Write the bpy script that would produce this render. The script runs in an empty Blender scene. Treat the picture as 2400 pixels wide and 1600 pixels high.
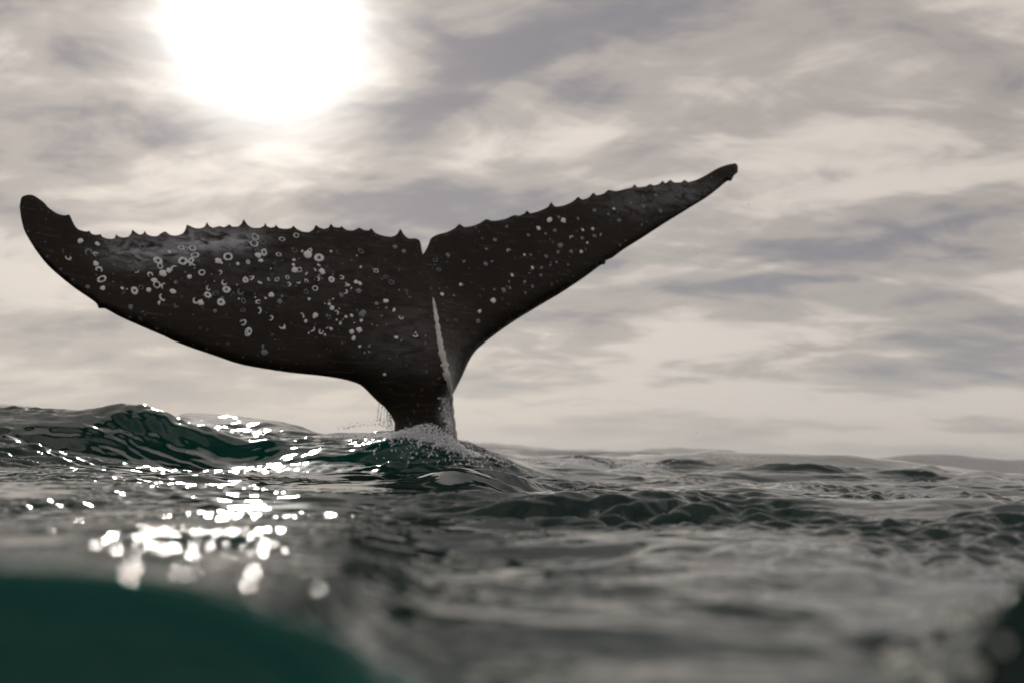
import bpy, math, random
import numpy as np
from mathutils import Vector, Matrix
from mathutils.geometry import delaunay_2d_cdt

random.seed(7)
rng = np.random.default_rng(11)
scene = bpy.context.scene
col = scene.collection
R = math.radians

# ------------------------------------------------------------------ camera
FPX = 2305.0                       # focal length in pixels of a 2400 px wide frame
ROLL, PITCH = R(2.63), R(6.31)
cr = Vector((math.cos(ROLL), 0, math.sin(ROLL)))
fwd = Vector((0, math.cos(PITCH), math.sin(PITCH)))
fwd = (fwd - cr * fwd.dot(cr)).normalized()
up = cr.cross(fwd).normalized()
cam_d = bpy.data.cameras.new('camera')
cam = bpy.data.objects.new('camera', cam_d)
col.objects.link(cam)
cam.matrix_world = Matrix(((cr.x, up.x, -fwd.x, 0), (cr.y, up.y, -fwd.y, 0), (cr.z, up.z, -fwd.z, 0), (0, 0, 0, 1)))
cam_d.sensor_width = 36
cam_d.lens = 36 * FPX / 2400
cam_d.clip_start = 0.01
cam_d.clip_end = 60000
cam_d.dof.use_dof = True
cam_d.dof.focus_distance = 2.7
cam_d.dof.aperture_fstop = 3.8
cam_d.dof.aperture_blades = 0
scene.camera = cam


def ray(px, py):
    """world direction for a photo pixel, scaled to 1 m along world y"""
    d = fwd + cr * ((px - 1200) / FPX) + up * ((800 - py) / FPX)
    return d / d.y


# ------------------------------------------------------------------ sun and sky
sun_dir = ray(622, 58).normalized()
sun_el = math.asin(sun_dir.z)
sun_az = math.atan2(sun_dir.x, sun_dir.y)

sl = bpy.data.lights.new('sun', 'SUN')
sl.energy = 1.0
sl.angle = R(2.5)
sl.color = (1.0, 0.95, 0.87)
sun = bpy.data.objects.new('sun', sl)
col.objects.link(sun)
sun.rotation_euler = (-sun_dir).to_track_quat('-Z', 'Y').to_euler()

world = bpy.data.worlds.new('World')
scene.world = world
world.use_nodes = True
world.cycles.sampling_method = 'MANUAL'
world.cycles.sample_map_resolution = 1024
wt = world.node_tree
wt.nodes.clear()


class NT:
    """small helper to write node trees as expressions"""
    def __init__(self, tree):
        self.t = tree

    def node(self, typ, **kw):
        n = self.t.nodes.new(typ)
        for k, v in kw.items():
            setattr(n, k, v)
        return n

    def link(self, a, b):
        self.t.links.new(a, b)

    def put(self, sock, v):
        if isinstance(v, bpy.types.NodeSocket):
            self.link(v, sock)
        else:
            sock.default_value = v

    def m(self, op, a, b=0.0, c=0.0, clamp=False):
        n = self.node('ShaderNodeMath', operation=op, use_clamp=clamp)
        self.put(n.inputs[0], a); self.put(n.inputs[1], b); self.put(n.inputs[2], c)
        return n.outputs[0]

    def vm(self, op, a, b=(0, 0, 0)):
        n = self.node('ShaderNodeVectorMath', operation=op)
        self.put(n.inputs[0], a); self.put(n.inputs[1], b)
        return n.outputs['Value'] if op in ('DOT_PRODUCT', 'LENGTH') else n.outputs[0]

    def scale(self, a, s):
        n = self.node('ShaderNodeVectorMath', operation='SCALE')
        self.put(n.inputs[0], a); self.put(n.inputs['Scale'], s)
        return n.outputs[0]

    def comb(self, x, y, z):
        n = self.node('ShaderNodeCombineXYZ')
        self.put(n.inputs[0], x); self.put(n.inputs[1], y); self.put(n.inputs[2], z)
        return n.outputs[0]

    def noise(self, vec, scale, detail=4, rough=0.5, dist=0.0):
        n = self.node('ShaderNodeTexNoise')
        self.put(n.inputs['Vector'], vec)
        n.inputs['Scale'].default_value = scale
        n.inputs['Detail'].default_value = detail
        n.inputs['Roughness'].default_value = rough
        n.inputs['Distortion'].default_value = dist
        return n.outputs['Fac']

    def mapping(self, vec, loc=(0, 0, 0), rot=(0, 0, 0), scale=(1, 1, 1)):
        n = self.node('ShaderNodeMapping')
        self.put(n.inputs['Vector'], vec)
        n.inputs['Location'].default_value = loc
        n.inputs['Rotation'].default_value = rot
        n.inputs['Scale'].default_value = scale
        return n.outputs[0]

    def mixc(self, f, a, b, blend='MIX'):
        n = self.node('ShaderNodeMix', data_type='RGBA', blend_type=blend)
        self.put(n.inputs[0], f); self.put(n.inputs[6], a); self.put(n.inputs[7], b)
        return n.outputs[2]

    def ramp(self, f, stops):
        n = self.node('ShaderNodeValToRGB')
        self.put(n.inputs[0], f)
        e = n.color_ramp.elements
        while len(e) < len(stops):
            e.new(0.5)
        for i, (p, c) in enumerate(stops):
            e[i].position = p
            e[i].color = (*c, 1)
        n.color_ramp.interpolation = 'EASE'
        return n.outputs[0]

    def sstep(self, x, a, b):
        n = self.node('ShaderNodeMapRange', interpolation_type='SMOOTHSTEP')
        self.put(n.inputs[0], x)
        n.inputs[1].default_value = a; n.inputs[2].default_value = b
        return n.outputs[0]


W = NT(wt)
tc = W.node('ShaderNodeTexCoord').outputs['Generated']
sep = W.node('ShaderNodeSeparateXYZ')
W.link(tc, sep.inputs[0])
dz = W.m('ABSOLUTE', sep.outputs[2])
den = W.m('ADD', dz, 0.22)
plane = W.comb(W.m('DIVIDE', sep.outputs[0], den), W.m('DIVIDE', sep.outputs[1], den), 0.0)
# layered stratus seen from below: broad masses, streaked veil, small puffs
turned = W.mapping(plane, rot=(0, 0, R(32)))
pA = W.mapping(turned, loc=(7.2, 5.3, 15), scale=(0.55, 0.8, 1))
pB = W.mapping(turned, loc=(12.6, 3.1, 6.37), scale=(0.85, 1.9, 1))
pC = W.mapping(plane, loc=(0.4, 2.2, 4.0), scale=(2.2, 3.6, 1))
nA = W.noise(pA, 1.7, 2, 0.5, 0.3)
nB = W.noise(pB, 1.7, 6, 0.55, 0.5)
nC = W.noise(pC, 1.7, 6, 0.58, 0.5)
thick = W.m('ADD', W.m('ADD', W.m('MULTIPLY', nA, 0.80), W.m('MULTIPLY', nB, 0.70)), W.m('MULTIPLY', nC, 0.50))   # mean about 1.0
thin = W.sstep(thick, 1.235, 0.82)                      # 1 where the veil is thin and bright
cosang = W.vm('DOT_PRODUCT', tc, tuple(sun_dir))
ang = W.m('MULTIPLY', W.m('ARCCOSINE', W.m('MINIMUM', cosang, 0.999999)), 57.29578)
core = W.m('EXPONENT', W.m('MULTIPLY', W.m('POWER', W.m('DIVIDE', ang, 4.0), 2.0), -1.0))
halo = W.m('EXPONENT', W.m('DIVIDE', ang, -12.0))
ambient = W.ramp(thin, [(0.0, (0.210, 0.200, 0.217)), (0.45, (0.36, 0.322, 0.296)), (1.0, (0.61, 0.542, 0.483))])
glow = W.m('ADD', W.m('MINIMUM', W.m('MULTIPLY', core, W.m('ADD', 2.6, W.m('MULTIPLY', thin, 1.5))), 1.8), W.m('MULTIPLY', halo, W.m('ADD', 0.0, W.m('MULTIPLY', thin, 0.26))))
glowc = W.scale(W.comb(1.0, 0.98, 0.93), glow)
fall = W.m('ADD', 0.92, W.m('MULTIPLY', W.m('EXPONENT', W.m('DIVIDE', ang, -30.0)), 0.12))
cloudc = W.vm('ADD', W.scale(ambient, fall), glowc)
# clear sky showing through the veil and the pale air over the horizon
sky = W.node('ShaderNodeTexSky', sky_type='NISHITA', sun_disc=False)
sky.sun_elevation = sun_el
sky.sun_rotation = sun_az
sky.dust_density = 1.0
skyc = W.scale(sky.outputs[0], 0.06)
horiz = W.m('EXPONENT', W.m('DIVIDE', dz, -0.07))
bandn = W.noise(W.comb(W.m('MULTIPLY', sep.outputs[0], 1.2), sep.outputs[1], W.m('MULTIPLY', dz, 22.0)), 1.6, 3, 0.5, 0.3)
hcol = W.ramp(bandn, [(0.36, (0.42, 0.425, 0.43)), (0.62, (0.485, 0.452, 0.428))])
allc = W.mixc(W.m('MULTIPLY', horiz, 0.8), cloudc, hcol)
allc = W.mixc(0.06, allc, skyc)
bg = W.node('ShaderNodeBackground')
W.link(allc, bg.inputs['Color'])
bg.inputs['Strength'].default_value = 1.0
out = W.node('ShaderNodeOutputWorld')
W.link(bg.outputs[0], out.inputs['Surface'])

scene.view_settings.view_transform = 'Standard'
scene.view_settings.look = 'None'
scene.view_settings.exposure = 0.24
scene.view_settings.gamma = 1.0
scene.cycles.use_denoising = True
scene.cycles.max_bounces = 8
scene.cycles.sample_clamp_indirect = 8
scene.cycles.caustics_reflective = False


# ------------------------------------------------------------------ materials
def new_mat(name):
    m = bpy.data.materials.new(name)
    m.use_nodes = True
    t = NT(m.node_tree)
    b = m.node_tree.nodes['Principled BSDF']
    return m, t, b


def bump(t, b, height, strength, distance):
    n = t.node('ShaderNodeBump')
    n.inputs['Strength'].default_value = strength
    n.inputs['Distance'].default_value = distance
    t.put(n.inputs['Height'], height)
    t.link(n.outputs[0], b.inputs['Normal'])
    return n


def sea_material():
    m, t, b = new_mat('sea_water')
    g = t.node('ShaderNodeNewGeometry').outputs['Position']
    b.inputs['IOR'].default_value = 1.333
    b.inputs['Roughness'].default_value = 0.04
    att = t.node('ShaderNodeAttribute', attribute_name='foam').outputs['Fac']
    fn = t.noise(g, 22, 5, 0.65, 0.4)
    fm = t.sstep(t.m('ADD', t.m('MULTIPLY', att, 1.0), t.m('MULTIPLY', t.m('SUBTRACT', fn, 0.5), 1.6)), 0.45, 0.75)
    fm = t.m('MULTIPLY', fm, t.sstep(att, 0.02, 0.2))
    body = t.mixc(t.noise(g, 0.9, 2), (0.001, 0.019, 0.015, 1), (0.0015, 0.028, 0.023, 1))
    mk = t.node('ShaderNodeAttribute', attribute_name='lit_green').outputs['Fac']      # light glowing through near lip and thin crest, painted as brighter green
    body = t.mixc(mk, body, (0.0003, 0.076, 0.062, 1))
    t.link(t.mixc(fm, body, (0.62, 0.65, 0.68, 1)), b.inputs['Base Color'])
    t.link(t.m('ADD', 0.04, t.m('MULTIPLY', fm, 0.5)), b.inputs['Roughness'])
    st = t.mapping(g, rot=(0, 0, R(25)), scale=(1.0, 1.7, 1.0))
    h = t.m('ADD', t.m('MULTIPLY', t.noise(st, 38, 3, 0.5, 0.3), 0.006), t.m('MULTIPLY', t.noise(st, 9, 4, 0.5, 0.4), 0.016))
    # fine wind ripple where the swell is far off; nearer it is in the surface itself
    far = t.m('ADD', 0.10, t.m('MULTIPLY', t.sstep(t.vm('LENGTH', g), 5.0, 14.0), 0.9))
    bump(t, b, t.m('MULTIPLY', h, far), 0.5, 1.0)
    return m


def skin_material():
    m, t, b = new_mat('whale_skin')
    g = t.node('ShaderNodeTexCoord').outputs['Object']
    sc = t.node('ShaderNodeAttribute', attribute_name='scar').outputs['Fac']
    big = t.noise(g, 3.0, 4, 0.55)
    fine = t.noise(t.mapping(g, rot=(0, R(12), 0), scale=(6, 6, 60)), 1.0, 4, 0.6)
    fleck = t.noise(g, 42, 2, 0.5)
    base = t.mixc(big, (0.0065, 0.0044, 0.0028, 1), (0.030, 0.0195, 0.0120, 1))
    base = t.mixc(t.m('MULTIPLY', t.sstep(fine, 0.55, 0.75), 0.5), base, (0.10, 0.095, 0.088, 1))
    base = t.mixc(t.m('MULTIPLY', t.sstep(fleck, 0.66, 0.74), 0.6), base, (0.22, 0.22, 0.23, 1))
    patch = t.m('MULTIPLY', sc, t.sstep(t.noise(t.mapping(g, scale=(1, 1, 2.2)), 9, 5, 0.65, 0.8), 0.34, 0.60))
    base = t.mixc(t.m('MULTIPLY', patch, 0.9), base, (0.62, 0.65, 0.72, 1))
    t.link(base, b.inputs['Base Color'])
    t.link(t.m('ADD', 0.24, t.m('MULTIPLY', big, 0.2)), b.inputs['Roughness'])
    b.inputs['Specular IOR Level'].default_value = 0.2
    bump(t, b, t.m('ADD', t.m('MULTIPLY', fine, 0.004), t.m('MULTIPLY', t.noise(g, 14, 4), 0.012)), 0.5, 1.0)
    return m


def plain(name, c1, c2, rough, scale=30, spec=0.5, **kw):
    m, t, b = new_mat(name)
    g = t.node('ShaderNodeTexCoord').outputs['Object']
    t.link(t.mixc(t.noise(g, scale, 4), (*c1, 1), (*c2, 1)), b.inputs['Base Color'])
    b.inputs['Roughness'].default_value = rough
    b.inputs['Specular IOR Level'].default_value = spec
    for k, v in kw.items():
        b.inputs[k].default_value = v
    return m


M_SEA = sea_material()
M_SKIN = skin_material()
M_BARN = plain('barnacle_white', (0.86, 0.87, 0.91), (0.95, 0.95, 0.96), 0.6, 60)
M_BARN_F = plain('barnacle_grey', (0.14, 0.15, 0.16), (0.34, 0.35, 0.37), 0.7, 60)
M_FOAM = plain('white_water', (0.72, 0.76, 0.82), (0.93, 0.94, 0.96), 0.45, 40)
M_KEEL_SHINE = plain('keel_shine', (0.30, 0.29, 0.27), (0.95, 0.93, 0.90), 0.15, 30)  # pale colour standing in for sky reflected along the wet keel
M_HILL = plain('hill_ground', (0.06, 0.07, 0.04), (0.13, 0.11, 0.08), 0.9, 0.002)
m_, t_, b_ = new_mat('clear_water')
b_.inputs['Base Color'].default_value = (0.95, 0.97, 0.97, 1)
b_.inputs['Transmission Weight'].default_value = 1.0
b_.inputs['IOR'].default_value = 1.333
b_.inputs['Roughness'].default_value = 0.02
M_CLEAR = m_
M_FROTH = plain('thrown_froth', (0.9, 0.89, 0.86), (0.97, 0.96, 0.93), 0.3, 300, **{'Transmission Weight': 0.75, 'IOR': 1.333})


# ------------------------------------------------------------------ mesh helpers
def mesh_obj(name, verts, faces, mat, parent=None, smooth=True):
    me = bpy.data.meshes.new(name)
    me.from_pydata([tuple(v) for v in verts], [], [tuple(f) for f in faces])
    if smooth:
        me.polygons.foreach_set('use_smooth', [True] * len(me.polygons))
    me.materials.append(mat)
    me.update()
    o = bpy.data.objects.new(name, me)
    col.objects.link(o)
    o.parent = parent
    return o


def grid_mesh(name, P, wrap, mat):
    """P: rows x cols x 3 numpy array"""
    nr, nc = P.shape[:2]
    idx = np.arange(nr * nc, dtype=np.int32).reshape(nr, nc)
    if wrap:
        nx = np.roll(idx, -1, axis=1)
        q = np.stack([idx[:-1], nx[:-1], nx[1:], idx[1:]], -1)
    else:
        q = np.stack([idx[:-1, :-1], idx[:-1, 1:], idx[1:, 1:], idx[1:, :-1]], -1)
    q = q.reshape(-1, 4)
    me = bpy.data.meshes.new(name)
    me.vertices.add(nr * nc)
    me.vertices.foreach_set('co', P.reshape(-1).astype(np.float32))
    me.loops.add(q.size)
    me.loops.foreach_set('vertex_index', q.reshape(-1))
    me.polygons.add(len(q))
    me.polygons.foreach_set('loop_start', np.arange(0, q.size, 4, dtype=np.int32))
    me.polygons.foreach_set('use_smooth', np.ones(len(q), dtype=bool))
    me.update(calc_edges=True)
    me.materials.append(mat)
    o = bpy.data.objects.new(name, me)
    col.objects.link(o)
    return o


def sst(x, a, b):
    t = np.clip((x - a) / (b - a), 0, 1)
    return t * t * (3 - 2 * t)


# ------------------------------------------------------------------ the sea
SEA = -0.17                        # mean level below the lens


def horizon(px):
    return 1000 + 110 * px / 2400


# surface profile in metres below the lens: for a few bearings, how far below the
# horizon each distance shows; the swell is interpolated smoothly between them
ROWS = np.array([0.08, 0.24, 0.295, 0.32, 0.45, 0.62, 1.0, 1.5, 2.0, 2.5, 3.0, 4.0, 4.5, 4.8, 5.1, 5.6, 6.5, 8.0, 9.5, 12.0, 18.0, 40.0])
COLS = np.array([-1600, -600, 0, 180, 300, 450, 600, 800, 950, 1100, 1300, 1500, 1800, 2100, 2400, 2700, 3600])
nearz = {0: -0.30, 1: -0.24, 2: -0.115}          # a steep lip before the lens at the left and right
openz = {0: -0.045, 1: -0.066, 2: -0.072}        # between them the water comes right up to it
OPEN = {800: 0.25, 950: 0.7, 1100: 1, 1300: 1, 1500: 1, 1800: 1, 2100: 1, 2400: 0.0}
#           .25   .40  .60  1.0  1.5  2.0  2.5  3.0  4.0  4.5  4.8  5.1  5.6  6.5  8.0  9.5  12  18
OFF = {
    -1600: [330, 300, 250, 190, 150, 120, 105, 90, 60, 40, 25, 18, 10, 40, 40, 30, 30, 22],
    -600:  [290, 262, 236, 190, 150, 128, 110, 98, 70, 25, 0, -25, -25, 10, 30, 20, 28, 20],
    0:     [286, 260, 236, 188, 142, 124, 100, 102, 75, 30, -5, -34, -38, -15, 28, 18, 26, 18],
    180:   [292, 262, 236, 184, 138, 120, 98, 100, 80, 50, -5, -44, -48, -15, 24, 18, 26, 18],
    300:   [302, 266, 236, 182, 136, 118, 98, 98, 86, 66, 12, -56, -50, 0, 10, 18, 26, 18],
    450:   [325, 276, 238, 178, 134, 112, 96, 96, 88, 80, 30, -36, -18, -5, -44, 10, 24, 18],
    600:   [365, 294, 242, 176, 132, 106, 94, 94, 86, 82, 55, -4, 0, -6, -40, 5, 24, 18],
    800:   [440, 325, 250, 184, 132, 100, 92, 92, 84, 80, 55, 4, -14, 0, 0, 5, 22, 18],
    950:   [520, 385, 285, 205, 138, 96, 92, 92, 82, 70, 36, -26, -30, 5, 15, 15, 22, 18],
    1100:  [560, 410, 305, 218, 140, 92, 94, 94, 82, 68, 44, 12, -2, 14, 20, 20, 22, 18],
    1300:  [560, 410, 305, 218, 140, 84, 92, 98, 86, 78, 74, 64, 52, 40, 18, 8, 18, 16],
    1500:  [560, 410, 305, 218, 140, 78, 84, 98, 88, 80, 72, 66, 58, 44, 18, -4, 12, 14],
    1800:  [560, 410, 305, 218, 140, 74, 78, 88, 82, 72, 64, 58, 48, 34, 4, -19, 5, 12],
    2100:  [560, 410, 305, 218, 140, 74, 74, 80, 72, 62, 54, 48, 38, 26, 2, -10, 5, 10],
    2400:  [215, 290, 262, 200, 122, 78, 72, 72, 62, 52, 46, 40, 30, 20, 8, 3, 6, 8],
    2700:  [190, 250, 250, 200, 128, 90, 80, 74, 62, 54, 48, 40, 30, 22, 14, 10, 8, 8],
    3600:  [330, 300, 255, 200, 140, 110, 96, 86, 66, 58, 50, 44, 34, 30, 24, 20, 14, 10],
}
CG = np.zeros((len(ROWS), len(COLS)))
for j, c in enumerate(COLS):
    for i, r in enumerate(ROWS):
        if i in nearz:
            w = OPEN.get(int(c), 0.0)
            CG[i, j] = nearz[i] * (1 - w) + openz[i] * w
        elif i == len(ROWS) - 1:
            CG[i, j] = SEA
        else:
            CG[i, j] = -OFF[int(c)][i - 3] / FPX * r
BEAR = np.arctan((COLS - 1200) / FPX)


def catmull(xk, yk, x):
    """monotone-ish cubic through rows of yk (k x n) at positions xk, evaluated at x -> (len(x) x n)"""
    i = np.clip(np.searchsorted(xk, x) - 1, 0, len(xk) - 2)
    h = np.diff(xk)
    d = np.diff(yk, axis=0) / h[:, None]
    mslope = np.zeros_like(yk)
    same = d[:-1] * d[1:] > 0                       # limited slopes: no overshoot beside a steep face
    mslope[1:-1] = np.where(same, 2 * d[:-1] * d[1:] / np.where(same, d[:-1] + d[1:], 1), 0)
    mslope[0] = d[0]; mslope[-1] = d[-1]
    t = np.clip((x - xk[i]) / h[i], 0, 1)[:, None]
    hh = h[i][:, None]
    return ((1 + 2 * t) * (1 - t) ** 2 * yk[i] + t * (1 - t) ** 2 * hh * mslope[i]
            + t * t * (3 - 2 * t) * yk[i + 1] + t * t * (t - 1) * hh * mslope[i + 1])


def make_waves(n, l0, l1, wind, spread, slope):
    lam = np.exp(rng.uniform(math.log(l0), math.log(l1), n))
    th = wind + rng.normal(0, spread, n)
    k = 2 * math.pi / lam
    return lam, k * np.cos(th), k * np.sin(th), rng.uniform(0, 6.283, n), slope * math.sqrt(2.0 / n) / k


WIND = R(-62)
CAPIL = make_waves(40, 0.006, 0.018, WIND, 1.2, 0.20)
TINY = make_waves(50, 0.014, 0.045, WIND, 0.9, 0.26)
RIP = make_waves(80, 0.030, 0.14, WIND, 0.60, 0.115)
MID = make_waves(70, 0.09, 0.80, WIND, 0.45, 0.095)
CHOP = make_waves(30, 0.70, 2.2, WIND, 0.50, 0.07)
SWELL = make_waves(36, 1.6, 14.0, R(-75), 0.45, 0.15)
FAR = make_waves(26, 14.0, 70.0, R(-80), 0.4, 0.03)


def smooth_patch(x, y, seed, l0, l1, n=14):
    r = np.random.default_rng(seed)
    s = np.zeros_like(x)
    for _ in range(n):
        lam = math.exp(r.uniform(math.log(l0), math.log(l1)))
        th = r.uniform(0, 6.283)
        s += np.sin((x * math.cos(th) + y * math.sin(th)) * 6.283 / lam + r.uniform(0, 6.283))
    return s / math.sqrt(n / 2)


def wave_sum(x, y, comp, spacing):
    """spacing: mesh spacing per row; waves the mesh cannot carry are left out"""
    s = np.zeros_like(x)
    for lam, kx, ky, ph, a in zip(*comp):
        w = sst(np.array(lam), 2.5 * spacing, 5.0 * spacing)
        i = np.where(w > 0.01)[0]
        if len(i):
            k = slice(i[0], i[-1] + 1)
            p = np.float32(kx) * x[k] + np.float32(ky) * y[k] + np.float32(ph)
            sp = np.sin(p)
            s[k] += (a * w[k, None]).astype(np.float32) * (sp + np.float32(0.22) - np.float32(0.44) * sp * sp)
    return s


def build_sea():
    rr = np.concatenate([[0.0], np.exp(np.linspace(math.log(0.05), math.log(0.3), 60))[:-1],
                         np.exp(np.linspace(math.log(0.3), math.log(0.8), 280))[:-1],
                         np.exp(np.linspace(math.log(0.8), math.log(8.0), 720))[:-1],
                         np.exp(np.linspace(math.log(8.0), math.log(15000), 320))])
    front = np.linspace(-R(42), R(42), 780)
    rest = np.linspace(R(42), 2 * math.pi - R(42), 122)[1:-1]
    th = np.concatenate([front, rest])
    bear = np.where(th > math.pi, th - 2 * math.pi, th)
    rows = catmull(np.log(ROWS), CG, np.log(np.clip(rr, ROWS[0], ROWS[-1])))      # rows x controls
    Z = catmull(BEAR, rows.T, np.clip(bear, BEAR[0], BEAR[-1])).T                 # rows x bearings
    back = sst(np.abs(bear), R(55), R(95))[None, :]
    rad = rr[:, None]
    Z = Z * (1 - back) + back * np.where(rad < 0.25, Z, SEA)
    X = rad * np.sin(th)[None, :]
    Y = rad * np.cos(th)[None, :]
    X = X.astype(np.float32); Y = Y.astype(np.float32)
    spacing = np.maximum(np.gradient(rr) * 0.8, rr * R(0.11))
    # bend the coordinates a little so that no crest runs dead straight
    wx = X + 0.10 * smooth_patch(X, Y, 5, 0.8, 3.0)
    wy = Y + 0.10 * smooth_patch(X, Y, 6, 0.8, 3.0)
    patch = np.clip(0.55 + 0.80 * smooth_patch(X, Y, 3, 0.35, 2.2), 0.03, 2.3)
    near = sst(rad, 0.6, 2.2)
    loose = np.clip(0.80 + 0.45 * smooth_patch(X, Y, 8, 0.5, 2.0), 0.2, 1.7)
    flick = np.clip(0.32 + 0.75 * smooth_patch(X, Y, 9, 0.10, 0.6), 0.0, 2.0)
    glassy = 1 - 0.62 * np.exp(-((bear[None, :] + R(20)) / R(14)) ** 2) * sst(rad, 3.2, 1.6)
    Z = Z + (0.95 + 0.35 * near + 0.6 * np.exp(-((rad - 2.6) / 1.1) ** 2)) * sst(rad, 0.24, 0.5) * (1 + 0.55 * sst(bear[None, :], R(-9), R(0)) * sst(rad, 4.0, 3.0)) * patch * glassy * wave_sum(wx, wy, RIP, spacing)
    Z = Z + (0.9 + 0.2 * near + 0.7 * sst(rad, 5.5, 8.5)) * sst(rad, 0.28, 0.75) * (1 + 0.45 * sst(bear[None, :], R(-9), R(0)) * sst(rad, 4.0, 3.0)) * loose * wave_sum(wx, wy, MID, spacing) * (0.3 + 0.7 * glassy)
    Z = Z + near * wave_sum(wx, wy, CHOP, spacing)
    sunny = np.exp(-((bear[None, :] + R(20)) / R(15)) ** 2)            # wind riffle on the left
    Z = Z + flick * (0.15 + 0.85 * sunny) * sst(rad, 3.0, 0.9) * wave_sum(X, Y, TINY, spacing)
    spark = np.clip(0.12 + 0.9 * smooth_patch(X, Y, 12, 0.05, 0.3), 0.0, 2.0)
    Z = Z + spark * (0.12 + 0.88 * sunny) * sst(rad, 1.0, 0.6) * sst(rad, 0.29, 0.34) * wave_sum(X, Y, CAPIL, spacing)
    # short steep chop on the swell that carries the tail
    Z = Z + np.exp(-((rad - 4.9) / 1.0) ** 2) * (1.0 + 1.2 * sst(bear[None, :], R(6), R(-2))) * (0.5 + 0.5 * patch) * wave_sum(wx, wy, RIP, spacing)
    Z = Z + sst(rad, 5.0, 16.0) * 0.75 * wave_sum(X, Y, SWELL, spacing)
    Z = Z + sst(rad, 25.0, 90.0) * 0.55 * wave_sum(X, Y, FAR, spacing)
    lim = -0.022 - 0.05 * sst(rad, 0.3, 1.0)                                       # nothing near rises over the lens
    Z = np.where(rad < 1.4, np.minimum(Z, lim), Z)
    P = np.stack([X, Y, Z], -1)
    o = grid_mesh('sea', P, True, M_SEA)
    # broken white water: round the tail and on the swell to its right
    foam = np.zeros_like(X)
    for (px, d, sx, sy, a) in [(1010, 5.2, 0.34, 0.28, 0.9), (1130, 5.3, 0.35, 0.3, 0.7), (1390, 7.2, 0.6, 0.5, 0.95), (1480, 7.7, 0.5, 0.4, 0.7), (1720, 8.2, 0.5, 0.3, 0.62), (1310, 6.6, 0.35, 0.4, 0.7)]:
        cx = (px - 1200) / FPX * d
        foam = np.maximum(foam, a * np.exp(-((X - cx) / sx) ** 2 - ((Y - d) / sy) ** 2))
    at = o.data.attributes.new('foam', 'FLOAT', 'POINT')
    at.data.foreach_set('value', foam.reshape(-1).astype(np.float32))
    lit_amt = sst(rad, 0.36, 0.31) * sst(bear[None, :], R(12), R(2))
    lit_amt = np.maximum(lit_amt, 0.42 * np.exp(-((rad - 4.95) / 0.28) ** 2) * sst(bear[None, :], R(-24), R(-18)) * sst(bear[None, :], R(-2), R(-8)))  # back-lit glow of the thin crest, put into the water colour
    at = o.data.attributes.new('lit_green', 'FLOAT', 'POINT')
    at.data.foreach_set('value', lit_amt.reshape(-1).astype(np.float32))
    o['kind'] = 'structure'
    return o, rr, th, Z


sea, SEA_R, SEA_T, SEA_Z = build_sea()


def sea_height(x, y):
    r, t = math.hypot(x, y), math.atan2(x, y)
    i = int(np.argmin(np.abs(SEA_R - r)))
    j = int(np.argmin(np.abs(SEA_T[:780] - t)))
    return float(SEA_Z[i, j])


# far shore: low hills along the horizon
def build_hills():
    def ridge(name, dist, px0, px1, tops):
        n = 120
        rows = []
        xs = np.linspace(px0, px1, n)
        hgt = np.interp(xs, [p for p, _ in tops], [h for _, h in tops])
        nz = sum(np.sin(xs / w * 6.28 + p) * a for w, p, a in ((170, 1, 1.5), (61, 2, 0.9), (23, 0.4, 0.5)))
        hgt = np.maximum(hgt + nz * np.clip(hgt / 12, 0, 1), 0) / FPX * dist
        P = np.zeros((7, n, 3))
        for k, (dd, hh) in enumerate(((0, 0), (.02, .35), (.05, .75), (.08, 1.0), (.12, .8), (.17, .4), (.22, 0))):
            D = dist * (1 + dd)
            P[k, :, 0] = (xs - 1200) / FPX * D
            P[k, :, 1] = D
            P[k, :, 2] = hgt * hh - 3 * (hh == 0)
        o = grid_mesh(name, P[::-1], False, M_HILL)
        o['kind'] = 'structure'
    ridge('hills', 7000, -1500, 560, [(-1500, 20), (-600, 52), (-100, 55), (60, 54), (140, 46), (200, 30), (330, 18), (480, 8), (560, 0)])
    ridge('hills', 10500, 900, 2000, [(900, 0), (1040, 8), (1130, 18), (1210, 12), (1350, 9), (1480, 14), (1600, 27), (1690, 26), (1800, 12), (1900, 4), (2000, 0)])


build_hills()

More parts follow.
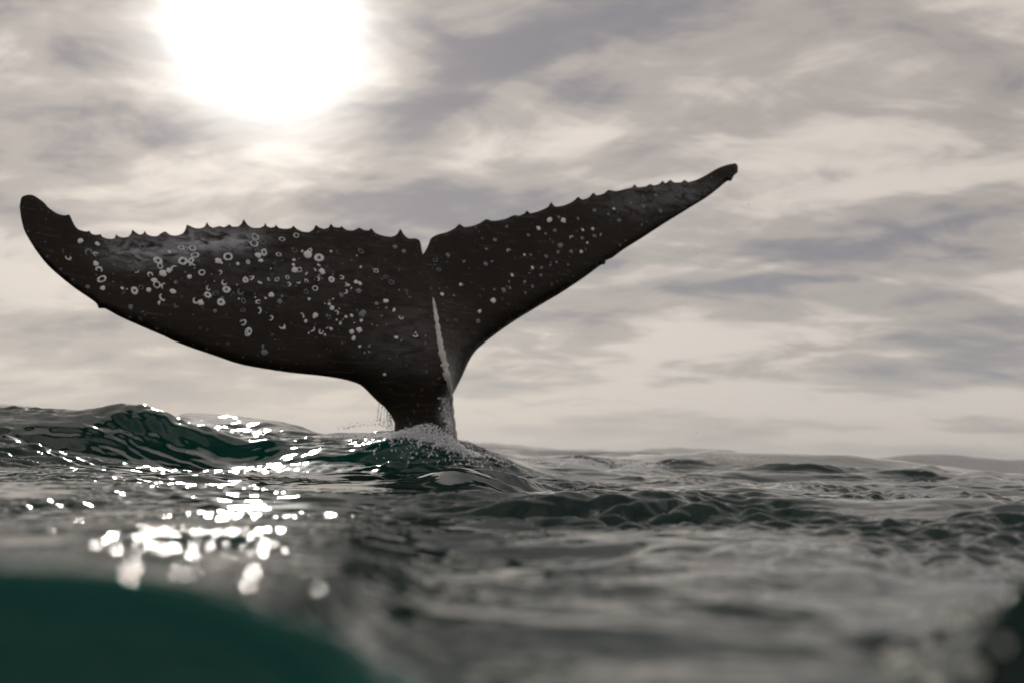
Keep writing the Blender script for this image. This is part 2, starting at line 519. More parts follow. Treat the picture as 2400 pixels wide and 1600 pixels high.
# ------------------------------------------------------------------ whale tail
TRAIL = [(46, 484), (50, 464), (60, 458), (74, 457), (85, 462), (102, 474), (115, 488), (135, 501), (153, 505), (162, 503), (167, 512), (176, 530), (186, 539), (204, 543), (210, 541), (213, 547), (224, 551), (236, 549.5), (240, 555.6), (255, 560), (268, 559), (272.4, 549), (277, 554), (288, 557), (301, 555), (307.4, 548), (310, 538.5), (317.6, 545), (328, 550.5), (335.5, 548), (339, 541.5), (344, 549), (357, 554), (370, 553), (377.5, 547), (388, 543), (398, 550.5), (413, 552.5), (428.6, 547), (435, 536.5), (437.5, 527), (446, 530), (457, 535), (472, 535), (481, 530), (485, 521), (490, 529), (500, 534), (514, 530), (525.5, 533), (538, 526), (543, 531), (558.7, 531), (566, 525), (571.4, 514.5), (579, 526), (592, 534), (610, 534), (618.6, 530), (621, 523), (626, 531), (635, 534), (644, 532), (646, 526.5), (653, 534), (668, 536.6), (682, 535), (687.5, 529.5), (696, 537), (709, 543), (724.5, 544), (735, 537), (740, 527.5), (746, 532), (758, 536.6), (770, 533.6), (775.5, 524.5), (782, 532), (796, 533.6), (801, 530.5), (811, 539), (829, 540), (842, 534), (852, 539), (865, 540), (870, 535), (880, 546), (898, 552.7), (918, 555), (931, 549), (938, 536.5), (945, 547.6), (956.6, 558.6), (974.5, 559), (983, 563), (986.7, 574), (988.5, 587), (991, 596),
         (999, 584.6), (1006, 569), (1010, 559), (1025.5, 550), (1048, 544), (1066, 535), (1077, 525), (1087, 532), (1107, 530), (1125, 523), (1140, 514), (1154.5, 518), (1183.6, 513.6), (1205, 504.6), (1216, 506), (1230, 500), (1234.5, 493.5), (1242, 500), (1263.5, 495), (1285, 484.5), (1292, 473.5), (1300, 484), (1322, 481.6), (1343.5, 472), (1355.5, 461.5), (1363.5, 468), (1380, 463), (1391, 452), (1398, 458), (1416, 453.6), (1425, 446), (1445, 448), (1467, 443), (1482, 439), (1487, 432), (1493, 439), (1514, 437), (1523.5, 431.5), (1533, 435), (1547, 430), (1552.6, 424), (1560, 430), (1571, 422), (1580, 428), (1598, 427), (1604, 422), (1612.6, 427), (1634, 421), (1656, 410), (1678, 397), (1700, 388), (1725, 383.5), (1729.6, 393.6)]
LEAD_R = [(1729, 404.5), (1720, 412), (1714, 424.5), (1705, 424.5), (1682, 443), (1656, 463), (1609, 492), (1554, 526), (1500, 561), (1460, 586), (1434.5, 605), (1420, 611), (1418, 620), (1409, 621), (1372.6, 648), (1318, 684.5), (1263.5, 717), (1209, 750), (1162, 782.6), (1132, 806), (1113.5, 823.5), (1099, 846), (1083.5, 880), (1067, 913), (1060, 926), (1058, 944), (1062, 974.5), (1066, 1005), (1069, 1033), (1076, 1090), (1084, 1180)]
LEAD_L = [(880, 1180), (905, 1090), (921, 1030), (924.5, 990), (917, 974.5), (901.5, 954), (883.7, 939), (863, 918), (845.4, 902), (822.4, 893), (797, 887), (751, 880), (691, 874), (627.5, 865), (561, 852.4), (500, 832), (450, 815), (408, 799), (383, 787), (331.6, 765), (280.6, 742), (245, 723), (231, 723), (227, 712.5), (209, 698.5), (178.6, 678), (143, 650), (112, 622), (87, 591), (69, 563), (56, 538), (48.5, 507)]
D0, YAW = 5.5, R(17)
RIDGE = [(991, 596), (1003, 660), (1012, 700), (1022, 760), (1036, 850), (1048, 900), (1056, 944), (1061, 1000), (1070, 1090), (1080, 1180)]


def resample(pts, step):
    o = []
    for a, b in zip(pts[:-1], pts[1:]):
        n = max(1, int(math.dist(a, b) / step))
        o += [(a[0] + (b[0] - a[0]) * k / n, a[1] + (b[1] - a[1]) * k / n) for k in range(n)]
    return o + [pts[-1]]


def smooth_curve(pts, step):
    """Catmull-Rom through traced points"""
    p = [pts[0]] + pts + [pts[-1]]
    o = []
    for i in range(1, len(p) - 2):
        n = max(1, int(math.dist(p[i], p[i + 1]) / step))
        for k in range(n):
            t = k / n
            o.append(tuple(0.5 * (2 * p[i][c] + (p[i + 1][c] - p[i - 1][c]) * t
                     + (2 * p[i - 1][c] - 5 * p[i][c] + 4 * p[i + 1][c] - p[i + 2][c]) * t * t
                     + (3 * p[i][c] - p[i - 1][c] - 3 * p[i + 1][c] + p[i + 2][c]) * t ** 3) for c in (0, 1)))
    return o + [pts[-1]]


def seg_dist(q, line):
    """distance from points q (n x 2) to a polyline"""
    L = np.array(line)
    best = np.full(len(q), 1e9)
    for a, b in zip(L[:-1], L[1:]):
        ab = b - a
        t = np.clip(((q - a) @ ab) / (ab @ ab + 1e-9), 0, 1)
        best = np.minimum(best, np.hypot(*(q - a - t[:, None] * ab).T))
    return best


def tail_depth(px, py):
    """distance along y of the fluke's middle sheet: the left lobe comes nearer, the tips curl"""
    u = (px - 1010) / FPX
    y = D0 / (1 - u * math.tan(YAW))
    s = (px - 1010) / 840.0
    y = y - 0.30 * np.clip(-s, 0, 2) ** 2 * 0.6 + 0.28 * np.clip(s, 0, 2) ** 2 + 0.10 * np.clip((700 - py) / 300, -1, 1)
    return y


def ridge_x(py):
    return np.interp(py, [p[1] for p in RIDGE], [p[0] for p in RIDGE])


trail_c = smooth_curve(TRAIL, 5)
lead_r = smooth_curve(LEAD_R, 9)
lead_l = smooth_curve(LEAD_L, 9)
outline = trail_c + lead_r + lead_l


def half_thick(q):
    px, py = q[:, 0], q[:, 1]
    dt = seg_dist(q, trail_c)
    dl = np.minimum(seg_dist(q, [trail_c[-1]] + lead_r), seg_dist(q, lead_l + [trail_c[0]]))
    s = np.abs(px - 1010) / 840
    hm = 0.085 * (1 - 0.75 * np.clip(s, 0, 1)) + 0.012
    f = np.sqrt(np.clip(1 - (1 - np.clip(dl / 70, 0, 1)) ** 2, 0, 1)) * np.clip(dt / 190, 0, 1) ** 0.75
    h = hm * f
    # the tail stock with its keel rises out of the flukes
    rx = ridge_x(py)
    lo = np.interp(py, [600, 800, 880, 940, 990, 1030, 1180], [700, 740, 800, 884, 924, 921, 880])
    hi = np.interp(py, [600, 720, 806, 846, 913, 944, 1033, 1180], [1130, 1130, 1132, 1099, 1067, 1058, 1069, 1084])
    a = np.where(px < rx, (px - lo) / np.maximum(rx - lo, 1), (hi - px) / np.maximum(hi - rx, 3))
    a = np.clip(a, 0, 1)
    w = sst(py, 600, 900)
    keel = (0.5 * a + 0.5 * a ** 2.2) * np.sqrt(np.clip(dl / 30, 0, 1))
    return h * (1 - 0.4 * w) + 0.27 * w * keel + 0.012 * sst(py, 600, 640) * np.exp(-((px - rx) / 10) ** 2)


def tail_frame(q):
    """middle points and normals towards the camera"""
    P = np.zeros((len(q), 3))
    e = 4.0

    def pt(qx, qy):
        y = tail_depth(qx, qy)
        d = np.array([ray(a, b) for a, b in zip(qx, qy)])
        return d * y[:, None]
    P = pt(q[:, 0], q[:, 1])
    dx = pt(q[:, 0] + e, q[:, 1]) - pt(q[:, 0] - e, q[:, 1])
    dy = pt(q[:, 0], q[:, 1] + e) - pt(q[:, 0], q[:, 1] - e)
    n = np.cross(dx, dy)
    n /= np.linalg.norm(n, axis=1)[:, None]
    n[n[:, 1] > 0] *= -1
    return P, n


def thicken(P, h):
    """front (+) or back (-) skin of the sheet of points P"""
    return P - P / np.linalg.norm(P, axis=1)[:, None] * h[:, None]


def build_tail():
    ob = outline[:]
    n = len(ob)
    gx, gy = np.meshgrid(np.arange(40, 1740, 11.0), np.arange(380, 1185, 11.0))
    q = np.stack([gx.ravel() + (gy.ravel() // 11 % 2) * 5.5, gy.ravel()], -1)
    # keep the grid points inside the outline and off its edge
    oa = np.array(ob)
    inside = np.zeros(len(q), bool)
    xj, yj = np.roll(oa[:, 0], 1), np.roll(oa[:, 1], 1)
    for (xa, ya), xb, yb in zip(oa, xj, yj):
        if ya != yb:
            c = ((ya > q[:, 1]) != (yb > q[:, 1])) & (q[:, 0] < (xb - xa) * (q[:, 1] - ya) / (yb - ya) + xa)
            inside ^= c
    q = q[inside]
    q = q[seg_dist(q, ob + [ob[0]]) > 4.5]
    extra = np.array([(x + o, y) for (x, y) in resample(RIDGE, 8)[2:] for o in (0, -6)])
    q = np.concatenate([q, extra[seg_dist(extra, ob + [ob[0]]) > 3]])
    allp = [Vector(p) for p in ob] + [Vector(p) for p in q]
    res = delaunay_2d_cdt(allp, [(i, (i + 1) % n) for i in range(n)], [], 1, 1e-4)
    V = np.array([tuple(v) for v in res[0]])
    tris = [tuple(f) for f in res[2]]
    onb = seg_dist(V, ob + [ob[0]]) < 0.5
    h = half_thick(V)
    h[onb] = 0
    P, N = tail_frame(V)
    F = thicken(P, h)
    B = thicken(P, -h * 0.85)
    nb = np.where(~onb)[0]
    bi = -np.ones(len(V), int)
    bi[nb] = len(V) + np.arange(len(nb))
    bi[onb] = np.where(onb)[0]
    verts = np.concatenate([F, B[nb]])
    faces = []
    for t in tris:
        a, b, c = (V[i] for i in t)
        if (b[0] - a[0]) * (c[1] - a[1]) - (b[1] - a[1]) * (c[0] - a[0]) < 0:
            t = t[::-1]
        faces.append(t[::-1])
        bt = tuple(int(bi[i]) for i in t)
        if bt != tuple(t):
            faces.append(bt)
    origin = Vector(ray(1000, 1040) * D0)
    root = bpy.data.objects.new('whale_tail', None)
    root.location = origin
    col.objects.link(root)
    root['label'] = 'dark whale tail fluke with white barnacle rings raised out of the sea'
    root['category'] = 'whale'
    verts = verts - np.array(origin)
    o = mesh_obj('flukes', verts, [tuple(int(i) for i in f) for f in faces], M_SKIN, root)
    # pale scraped skin along the trailing edge of the left lobe and on the far lobe
    vv = np.concatenate([V, V[nb]])
    sc = np.zeros(len(vv))
    for (x, y, rx, ry, a) in [(330, 590, 75, 32, 0.85), (480, 566, 90, 26, 1.0), (560, 566, 60, 24, 0.9), (420, 585, 60, 28, 0.8), (1590, 455, 130, 32, 0.28), (1500, 480, 90, 30, 0.2), (960, 790, 120, 80, 0.10), (650, 640, 250, 80, 0.08), (1050, 980, 14, 45, 0.9)]:
        sc = np.maximum(sc, a * np.exp(-((vv[:, 0] - x) / rx) ** 2 - ((vv[:, 1] - y) / ry) ** 2))
    at = o.data.attributes.new('scar', 'FLOAT', 'POINT')
    at.data.foreach_set('value', sc.astype(np.float32))
    return root, origin


whale, W_ORG = build_tail()


# barnacles and the rings they leave: (x, y, width, kind) read in three close views
Z1 = [(1665, 710, 60, 'r'), (1705, 720, 50, 'r'), (1770, 715, 75, 'r'), (1790, 780, 80, 'r'), (1680, 835, 100, 'R'), (1755, 830, 70, 'R'), (1765, 885, 75, 'c'), (1450, 830, 90, 'R'), (1470, 880, 70, 'r'), (1600, 900, 70, 'c'), (1550, 920, 60, 'd'), (1500, 945, 75, 'd'), (1380, 960, 60, 'c'), (1415, 1010, 50, 'd'), (1440, 1050, 75, 'r'), (1510, 1065, 70, 'c'), (1365, 1095, 50, 'd'), (1235, 1105, 95, 'R'), (1295, 1075, 65, 'rf'), (1255, 925, 65, 'c'), (1590, 1110, 60, 'd'), (1495, 1165, 80, 'c'), (1460, 1215, 50, 'e'), (1740, 975, 50, 'd'), (1855, 940, 70, 'r'), (2005, 830, 65, 'd'), (2095, 795, 85, 'r'), (2020, 940, 60, 'c'), (1915, 1080, 65, 'c'), (1910, 1145, 85, 'R'), (1980, 1130, 65, 'rf'), (2080, 1095, 75, 'R'), (2060, 1030, 70, 'c'), (2030, 1210, 90, 'R'), (1800, 1195, 75, 'c'), (1845, 1215, 70, 'd'), (2255, 1000, 60, 'r'), (2310, 985, 60, 'c'), (2280, 840, 50, 'c'), (2260, 670, 55, 'rf'), (2330, 625, 80, 'rf'), (2290, 1480, 75, 'R'), (2235, 1395, 60, 'cf'), (1975, 1290, 45, 'df'), (1310, 710, 90, 'rf'), (625, 800, 65, 'c'), (740, 650, 60, 'd'), (895, 675, 60, 'd'), (815, 755, 70, 'cf'), (880, 770, 50, 'c'), (880, 855, 50, 'd'), (910, 915, 75, 'c'), (935, 1000, 80, 'r'), (945, 1080, 40, 'd'), (805, 1070, 40, 'df'), (1200, 1255, 60, 'df'), (1555, 750, 50, 'd')]
Z2 = [(385, 300, 90, 'r'), (430, 245, 60, 'rf'), (455, 345, 75, 'rf'), (375, 360, 75, 'r'), (300, 355, 60, 'cf'), (400, 420, 50, 'rf'), (465, 440, 75, 'R'), (410, 465, 70, 'd'), (630, 320, 65, 'r'), (760, 285, 65, 'r'), (600, 460, 60, 'r'), (315, 530, 55, 'c'), (435, 515, 45, 'd'), (295, 695, 55, 'R'), (345, 675, 55, 'c'), (430, 720, 60, 'e'), (515, 685, 50, 'c'), (585, 690, 60, 'r'), (680, 670, 45, 'r'), (690, 735, 60, 'c'), (745, 600, 60, 'd'), (790, 600, 55, 'r'), (740, 510, 35, 'd'), (735, 555, 30, 'd'), (865, 455, 75, 'd'), (885, 425, 60, 'r'), (970, 490, 85, 'R'), (1080, 430, 30, 'd'), (745, 420, 60, 'rf'), (815, 430, 30, 'd'), (935, 600, 45, 'e'), (1000, 615, 60, 'd'), (965, 555, 25, 'd'), (855, 635, 45, 'e'), (955, 685, 60, 'c'), (855, 705, 50, 'c'), (780, 710, 50, 'c'), (1085, 690, 65, 'R'), (1175, 670, 50, 'c'), (935, 770, 65, 'r'), (850, 800, 60, 'rf'), (1210, 735, 50, 'c'), (1240, 740, 30, 'd'), (1310, 710, 40, 'd'), (1345, 725, 45, 'd'), (1210, 800, 50, 'c'), (1175, 830, 45, 'df'), (1335, 795, 55, 'df'), (1355, 430, 55, 'rf'), (1495, 610, 55, 'r'), (1635, 715, 65, 'rf'), (1585, 665, 50, 'rf'), (1770, 795, 55, 'rf'), (1670, 390, 50, 'df'), (1750, 430, 50, 'df'), (530, 830, 50, 'd'), (480, 860, 30, 'd'), (250, 800, 70, 'cf'), (275, 885, 55, 'rf'), (270, 970, 50, 'rf'), (415, 895, 60, 'c'), (415, 975, 75, 'c'), (525, 1045, 60, 'c'), (610, 890, 50, 'df'), (270, 1085, 75, 'c'), (320, 1170, 85, 'r'), (630, 1115, 65, 'c'), (650, 1130, 40, 'd'), (455, 1300, 80, 'ef'), (470, 1350, 60, 'df'), (810, 1020, 75, 'c'), (850, 1070, 35, 'd'), (935, 1020, 65, 'd'), (1090, 950, 45, 'd'), (1130, 995, 50, 'c'), (1065, 1035, 45, 'rf'), (1220, 1030, 35, 'd'), (1270, 1020, 40, 'd'), (1370, 1000, 70, 'df'), (1360, 1065, 40, 'd'), (905, 1140, 65, 'c'), (875, 1180, 25, 'd'), (990, 1165, 65, 'c'), (1025, 1195, 30, 'd'), (1040, 1125, 45, 'c'), (1080, 1140, 35, 'd'), (1270, 1165, 45, 'd'), (1290, 1225, 45, 'd'), (1340, 1150, 55, 'd'), (1345, 1300, 35, 'd'), (1435, 1295, 30, 'df'), (1585, 885, 50, 'd'), (1500, 910, 45, 'df'), (1660, 970, 70, 'e'), (1725, 1035, 60, 'c'), (1680, 1220, 45, 'd'), (1855, 1200, 70, 'c'), (1590, 950, 40, 'df'), (2100, 825, 75, 'd'), (2155, 465, 60, 'df'), (2040, 510, 75, 'rf'), (2070, 600, 65, 'rf'), (1985, 555, 45, 'rf'), (2280, 740, 60, 'df'), (2210, 835, 45, 'df'), (2225, 1065, 75, 'rf')]
Z3 = [(410, 685, 50, 'df'), (515, 725, 35, 'df'), (660, 645, 40, 'd'), (715, 585, 50, 'd'), (805, 655, 45, 'c'), (905, 682, 30, 'd'), (945, 682, 28, 'd'), (1045, 692, 35, 'd'), (655, 740, 50, 'd'), (695, 725, 28, 'd'), (495, 875, 45, 'd'), (790, 500, 35, 'df'), (930, 555, 40, 'df'), (995, 510, 45, 'd'), (1040, 545, 35, 'd'), (1065, 455, 65, 'd'), (1155, 460, 55, 'd'), (1250, 450, 40, 'd'), (1125, 440, 40, 'df'), (1100, 525, 50, 'df'), (1210, 575, 50, 'c'), (1275, 575, 35, 'd'), (1280, 522, 30, 'd'), (1345, 515, 30, 'd'), (1355, 560, 50, 'd'), (1400, 555, 40, 'c'), (1310, 605, 28, 'd'), (1135, 620, 60, 'd'), (1120, 665, 50, 'df'), (1205, 660, 40, 'df'), (1270, 662, 40, 'd'), (1515, 460, 50, 'd'), (1480, 385, 35, 'd'), (1445, 420, 30, 'd'), (1355, 395, 45, 'df'), (1660, 490, 45, 'e'), (1690, 470, 35, 'e'), (1780, 400, 40, 'df'), (1885, 330, 30, 'df'), (1940, 265, 35, 'df'), (955, 765, 35, 'd'), (1015, 765, 45, 'df'), (1070, 750, 30, 'df'), (1185, 745, 30, 'df'), (1110, 730, 30, 'df'), (825, 812, 35, 'd'), (805, 855, 30, 'd'), (770, 910, 55, 'd'), (810, 895, 35, 'd'), (710, 905, 40, 'd'), (703, 975, 55, 'd'), (615, 1045, 45, 'd'), (605, 1108, 50, 'd'), (955, 885, 40, 'df'), (905, 855, 35, 'df'), (910, 925, 30, 'df'), (1010, 815, 40, 'df'), (935, 800, 40, 'ef'), (1590, 350, 40, 'df'), (1670, 370, 40, 'df'), (1520, 620, 30, 'df'), (1750, 300, 40, 'df')]


def ring_mesh(name, arc, width, mat, seg=14):
    """a low crusty ring (or part of one) of outer radius 1 lying in xy"""
    vs, fs = [], []
    closed = arc >= 360
    k = seg if closed else seg + 1
    r_ = random.Random(int(arc + width * 100))
    for i in range(k):
        a = R(arc) * i / seg
        j = 1 + r_.uniform(-0.10, 0.10)
        taper = 1.0 if closed else max(0.25, math.sin(math.pi * (i + 0.6) / (seg + 1.2)) ** 0.6)
        w = width * taper * (1 + r_.uniform(-0.2, 0.2))
        mid = (1 - width / 2) * j
        for rr_, zz in ((mid + w / 2, 0.0), (mid, 0.14), (mid - w / 2, 0.0)):
            vs.append((rr_ * math.cos(a), rr_ * math.sin(a), zz))
    for i in range(seg if closed else seg):
        a, b = 3 * i, 3 * ((i + 1) % k)
        fs += [(a, b, b + 1, a + 1), (a + 1, b + 1, b + 2, a + 2)]
    me = bpy.data.meshes.new(name)
    me.from_pydata(vs, [], fs)
    me.materials.append(mat)
    return me


def dot_mesh(name, sx, mat, seed):
    r_ = random.Random(seed)
    vs = [(0, 0, 0.22)]
    n = 9
    for rad, z in ((0.6, 0.18), (1.0, 0.0)):
        for i in range(n):
            a = 2 * math.pi * i / n
            j = rad * (1 + r_.uniform(-0.22, 0.22))
            vs.append((j * math.cos(a) * sx, j * math.sin(a), z))
    fs = [(0, 1 + i, 1 + (i + 1) % n) for i in range(n)]
    fs += [(1 + i, 1 + n + i, 1 + n + (i + 1) % n, 1 + (i + 1) % n) for i in range(n)]
    me = bpy.data.meshes.new(name)
    me.from_pydata(vs, [], fs)
    me.materials.append(mat)
    return me


def build_barnacles():
    kinds = {}
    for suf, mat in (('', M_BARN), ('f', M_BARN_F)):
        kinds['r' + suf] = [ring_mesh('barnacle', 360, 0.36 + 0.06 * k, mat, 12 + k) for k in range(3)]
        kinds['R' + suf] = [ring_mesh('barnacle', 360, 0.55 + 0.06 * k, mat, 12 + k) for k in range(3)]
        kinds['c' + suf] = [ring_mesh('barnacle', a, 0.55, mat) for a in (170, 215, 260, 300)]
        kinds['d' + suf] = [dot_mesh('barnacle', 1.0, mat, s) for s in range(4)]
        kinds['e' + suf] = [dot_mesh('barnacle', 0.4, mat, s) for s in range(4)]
    items = [(x / 3.92, 400 + y / 3.92, w / 3.92, k) for x, y, w, k in Z1]
    items += [(500 + x / 3.92, 480 + y / 3.92, w / 3.92, k) for x, y, w, k in Z2]
    items += [(900 + x / 2.7506, 350 + y / 2.7506, w / 2.7506, k) for x, y, w, k in Z3]
    traced = len(items)
    r3 = random.Random(21)
    for cx, cy, sx, sy, n in ((660, 640, 130, 55, 34), (880, 745, 70, 60, 26), (380, 640, 90, 40, 12), (1380, 545, 90, 40, 12)):
        for _ in range(n):
            x, y = r3.gauss(cx, sx), r3.gauss(cy, sy)
            items.append((x, y, r3.uniform(3.5, 9), r3.choice(['d', 'df', 'df', 'e', 'ef'])))
    qa = np.array([(i[0], i[1]) for i in items])
    keep = (half_thick(qa) > 0.02) & (qa[:, 1] > np.interp(qa[:, 0], [p[0] for p in TRAIL[4:]], [p[1] for p in TRAIL[4:]]) + 12)
    low = np.interp(qa[:, 0], [46, 112, 231, 408, 561, 797, 1060, 1209, 1460, 1729], [480, 610, 705, 785, 840, 870, 900, 735, 570, 400])
    items = [i for n, (i, k, l) in enumerate(zip(items, keep, low)) if n < traced or (k and i[1] < l)]
    q = np.array([(i[0], i[1]) for i in items])
    e = 5.0

    def surf(qq):
        P, N = tail_frame(qq)
        return thicken(P, half_thick(qq))
    S = surf(q)
    tx = surf(q + [e, 0]) - surf(q - [e, 0])
    ty = surf(q + [0, e]) - surf(q - [0, e])
    N = np.cross(tx, ty)
    N /= np.linalg.norm(N, axis=1)[:, None]
    N[N[:, 1] > 0] *= -1
    rnd = random.Random(3)
    for i, (x, y, w, k) in enumerate(items):
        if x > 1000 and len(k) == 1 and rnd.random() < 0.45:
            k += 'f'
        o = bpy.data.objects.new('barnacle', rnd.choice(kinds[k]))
        col.objects.link(o)
        o.parent = whale
        s = w / 2 / FPX * S[i][1] * (1.0 if x < 1000 else 0.68) * rnd.uniform(0.8, 1.12)
        rot = Vector(N[i]).to_track_quat('Z', 'Y').to_matrix() @ Matrix.Rotation(rnd.uniform(0, 6.28), 3, 'Z')
        loc = Vector(S[i] + N[i] * 0.003) - W_ORG
        o.matrix_local = Matrix.Translation(loc) @ rot.to_4x4() @ Matrix.Diagonal((s, s * rnd.uniform(0.66, 1.0), s * 0.9, 1))


build_barnacles()


# ------------------------------------------------------------------ painted shine on the keel, water dripping off the tail
def tube(path, radii, seg=8, flat=1.0):
    vs, fs = [], []
    n = len(path)
    for i, (p, r) in enumerate(zip(path, radii)):
        p = Vector(p)
        t = (Vector(path[min(i + 1, n - 1)]) - Vector(path[max(i - 1, 0)])).normalized()
        a = t.cross(Vector((0, 1, 0)))
        a = a.normalized() if a.length > 1e-4 else Vector((1, 0, 0))
        b = t.cross(a)
        for k in range(seg):
            th = 2 * math.pi * k / seg
            vs.append(p + a * (r * math.cos(th)) + b * (r * flat * math.sin(th)))
    for i in range(n - 1):
        for k in range(seg):
            fs.append((i * seg + k, i * seg + (k + 1) % seg, (i + 1) * seg + (k + 1) % seg, (i + 1) * seg + k))
    fs += [tuple(range(seg))[::-1], tuple(range((n - 1) * seg, n * seg))]
    return vs, fs


def build_shine_and_drips():
    # pale strip added for the sky's shine on the wet keel
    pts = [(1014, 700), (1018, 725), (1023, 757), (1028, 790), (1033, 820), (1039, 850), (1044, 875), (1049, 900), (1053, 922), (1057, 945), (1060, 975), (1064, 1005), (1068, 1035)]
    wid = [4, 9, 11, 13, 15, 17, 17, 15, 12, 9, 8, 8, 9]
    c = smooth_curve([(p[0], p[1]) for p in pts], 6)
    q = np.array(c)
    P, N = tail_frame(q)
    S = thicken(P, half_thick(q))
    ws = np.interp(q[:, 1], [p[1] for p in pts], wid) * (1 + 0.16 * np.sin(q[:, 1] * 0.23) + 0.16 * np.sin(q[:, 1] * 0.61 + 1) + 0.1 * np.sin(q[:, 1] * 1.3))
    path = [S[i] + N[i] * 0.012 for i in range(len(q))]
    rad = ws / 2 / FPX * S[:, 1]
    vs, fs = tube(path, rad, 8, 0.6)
    o = mesh_obj('keel_shine_strip', vs, fs, M_KEEL_SHINE)
    o['label'] = 'narrow pale strip painted as sky shine on the wet keel of the tail'
    o['category'] = 'painted shine'
    # threads falling from the left edge of the tail stock
    root = bpy.data.objects.new('dripping_water', None)
    root.location = Vector(ray(900, 1000) * D0)
    col.objects.link(root)
    root['label'] = 'thin threads of water dripping from the left edge of the tail stock'
    root['category'] = 'dripping water'
    for (x0, y0, x1, y1, w) in [(891, 945, 884, 985, 4), (896, 951, 890, 996, 5), (902, 956, 899, 1000, 4), (907, 962, 908, 1004, 7), (912, 970, 914, 1004, 8), (917, 976, 919, 1003, 6), (887, 942, 886, 966, 3)]:
        path, rad = [], []
        for k in range(8):
            t = k / 7
            x = x0 + (x1 - x0) * t ** 0.8 + random.uniform(-0.6, 0.6)
            y = y0 + (y1 - y0) * t
            path.append(ray(x, y) * (D0 - 0.05 - 0.02 * t) - root.location)
            rad.append(w / 2 / FPX * D0 * (0.45 + 0.55 * t) * random.uniform(0.75, 1.15))
        vs, fs = tube(path, rad, 6)
        mesh_obj('water_thread', vs, fs, M_CLEAR, root)


build_shine_and_drips()

# blob shapes shared by the foam and the spray
def ico():
    t = (1 + 5 ** 0.5) / 2
    v = np.array([(-1, t, 0), (1, t, 0), (-1, -t, 0), (1, -t, 0), (0, -1, t), (0, 1, t), (0, -1, -t), (0, 1, -t), (t, 0, -1), (t, 0, 1), (-t, 0, -1), (-t, 0, 1)], float)
    v /= np.linalg.norm(v[0])
    f = [(0, 11, 5), (0, 5, 1), (0, 1, 7), (0, 7, 10), (0, 10, 11), (1, 5, 9), (5, 11, 4), (11, 10, 2), (10, 7, 6), (7, 1, 8), (3, 9, 4), (3, 4, 2), (3, 2, 6), (3, 6, 8), (3, 8, 9), (4, 9, 5), (2, 4, 11), (6, 2, 10), (8, 6, 7), (9, 8, 1)]
    global ICO_F0
    ICO_F0 = np.array(f)
    # one subdivision
    vl = [tuple(x) for x in v]
    cache, nf = {}, []

    def mid(a, b):
        k = (min(a, b), max(a, b))
        if k not in cache:
            m = (np.array(vl[a]) + np.array(vl[b])) / 2
            vl.append(tuple(m / np.linalg.norm(m)))
            cache[k] = len(vl) - 1
        return cache[k]
    for a, b, c in f:
        x, y, z = mid(a, b), mid(b, c), mid(c, a)
        nf += [(a, x, z), (b, y, x), (c, z, y), (x, y, z)]
    return np.array(vl), np.array(nf)


ICO_V, ICO_F = ico()


def blobs(name, items, mat, stretch=0.35, ICO_V=ICO_V, ICO_F=ICO_F):
    """items: (x, y, z, r) -> one object of many uneven blobs"""
    vs, fs = [], []
    for (x, y, z, r) in items:
        a = rng.normal(0, 1, (3, 3))
        qm, _ = np.linalg.qr(a)
        s = 1 + rng.uniform(-stretch, stretch, 3)
        v = (ICO_V * s * (1 + rng.uniform(-0.12, 0.12, (len(ICO_V), 1)))) @ qm.T * r + (x, y, z)
        fs.append(ICO_F + len(ICO_V) * len(vs))
        vs.append(v)
    o = mesh_obj(name, np.concatenate(vs), np.concatenate(fs).tolist(), mat)
    o['kind'] = 'stuff'
    return o


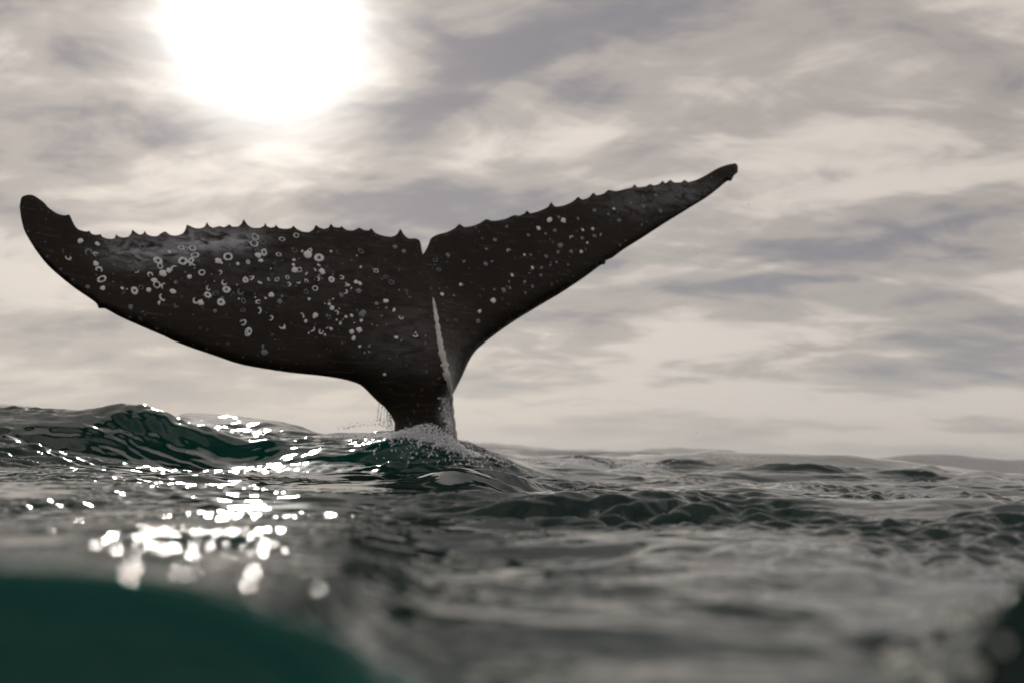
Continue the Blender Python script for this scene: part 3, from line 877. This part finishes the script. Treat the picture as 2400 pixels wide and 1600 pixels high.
def build_foam():
    items = []
    # churned water heaped round the foot of the tail
    for _ in range(12000):
        px = rng.normal(1022, 74)
        d = D0 - 0.05 - abs(rng.normal(0, 0.22))
        x = (px - 1200) / FPX * d
        z0 = sea_height(x, d)
        hgt = 0.095 * math.exp(-((px - 1015) / 65) ** 2) * rng.random() ** 1.6
        items.append((x, d, z0 + hgt, rng.uniform(0.001, 0.0055) * (1.25 - hgt * 5)))
    # a wet splash clinging to the right edge of the stock
    for _ in range(230):
        py = rng.uniform(930, 1035)
        px = np.interp(py, [930, 1035], [1040, 1058]) + rng.normal(0, 7)
        q = np.array([[px, py]])
        P, N = tail_frame(q)
        s = thicken(P, half_thick(q) + 0.004)[0]
        items.append((*s, rng.uniform(0.0012, 0.005)))
    blobs('foam', items, M_FOAM, 0.5, ICO_V[:12], ICO_F0)
    # fine spray to the right of the stock and the few drops flung from the far lobe
    it = []
    for _ in range(260):
        px = rng.uniform(1050, 1290)
        py = np.interp(px, [1050, 1150, 1290], [1030, 1066, 1088]) - abs(rng.normal(0, 9))
        it.append((*(ray(px, py) * (D0 + rng.uniform(-0.2, 0.3))), rng.uniform(0.001, 0.0035)))
    for _ in range(120):
        px = rng.uniform(790, 930)
        py = np.interp(px, [790, 870, 930], [1008, 996, 1006]) - abs(rng.normal(0, 5))
        it.append((*(ray(px, py) * (D0 + rng.uniform(-0.2, 0.2))), rng.uniform(0.001, 0.0035)))
    for (px, py, r) in [(1635, 594, 0.006), (1631, 584, 0.003), (1755, 480, 0.004), (1752, 470, 0.002), (1608, 601, 0.0025), (1645, 548, 0.003), (1288, 792, 0.004), (1385, 803, 0.003), (1633, 1014, 0.004), (1290, 1062, 0.003), (1570, 594, 0.002), (1700, 520, 0.002), (1236, 752, 0.004)]:
        it.append((*(ray(px, py) * (D0 + 0.3)), r))
    blobs('spray', it, M_CLEAR)


build_foam()


def build_near_splash():
    """drops thrown up just in front of the lens at the lower right"""
    it = []
    for (px, py, s, n) in [(2085, 1548, 14, 3), (2140, 1530, 14, 3), (2200, 1490, 22, 3), (2255, 1450, 22, 4), (2310, 1425, 20, 4), (2180, 1575, 26, 3), (2275, 1535, 30, 3), (2385, 1365, 15, 2)]:
        for _ in range(n):
            d, v = 0.60, ray(px + rng.normal(0, s), py + rng.normal(0, s))
            while d > 0.2 and v.z * d < sea_height(v.x * d, d) + 0.006:
                d -= 0.02
            it.append((v.x * d, d, v.z * d, rng.uniform(0.004, 0.0105) * d))
    blobs('splash', it, M_FROTH)


build_near_splash()

# ------------------------------------------------------------------ sea haze
def build_haze():
    m = bpy.data.materials.new('sea_air')
    m.use_nodes = True
    t = m.node_tree
    t.nodes.clear()
    v = t.nodes.new('ShaderNodeVolumePrincipled')
    v.inputs['Color'].default_value = (0.97, 0.985, 1.0, 1)
    v.inputs['Density'].default_value = 0.00007
    v.inputs['Anisotropy'].default_value = 0.5
    o_ = t.nodes.new('ShaderNodeOutputMaterial')
    t.links.new(v.outputs[0], o_.inputs['Volume'])
    a, z0, z1 = 16500, -12.0, 196.0
    vs = [(x, y, z) for z in (z0, z1) for y in (-a, a) for x in (-a, a)]
    fs = [(0, 2, 3, 1), (4, 5, 7, 6), (0, 1, 5, 4), (2, 6, 7, 3), (0, 4, 6, 2), (1, 3, 7, 5)]
    o = mesh_obj('haze', vs, fs, m, smooth=False)
    o['kind'] = 'stuff'


build_haze()
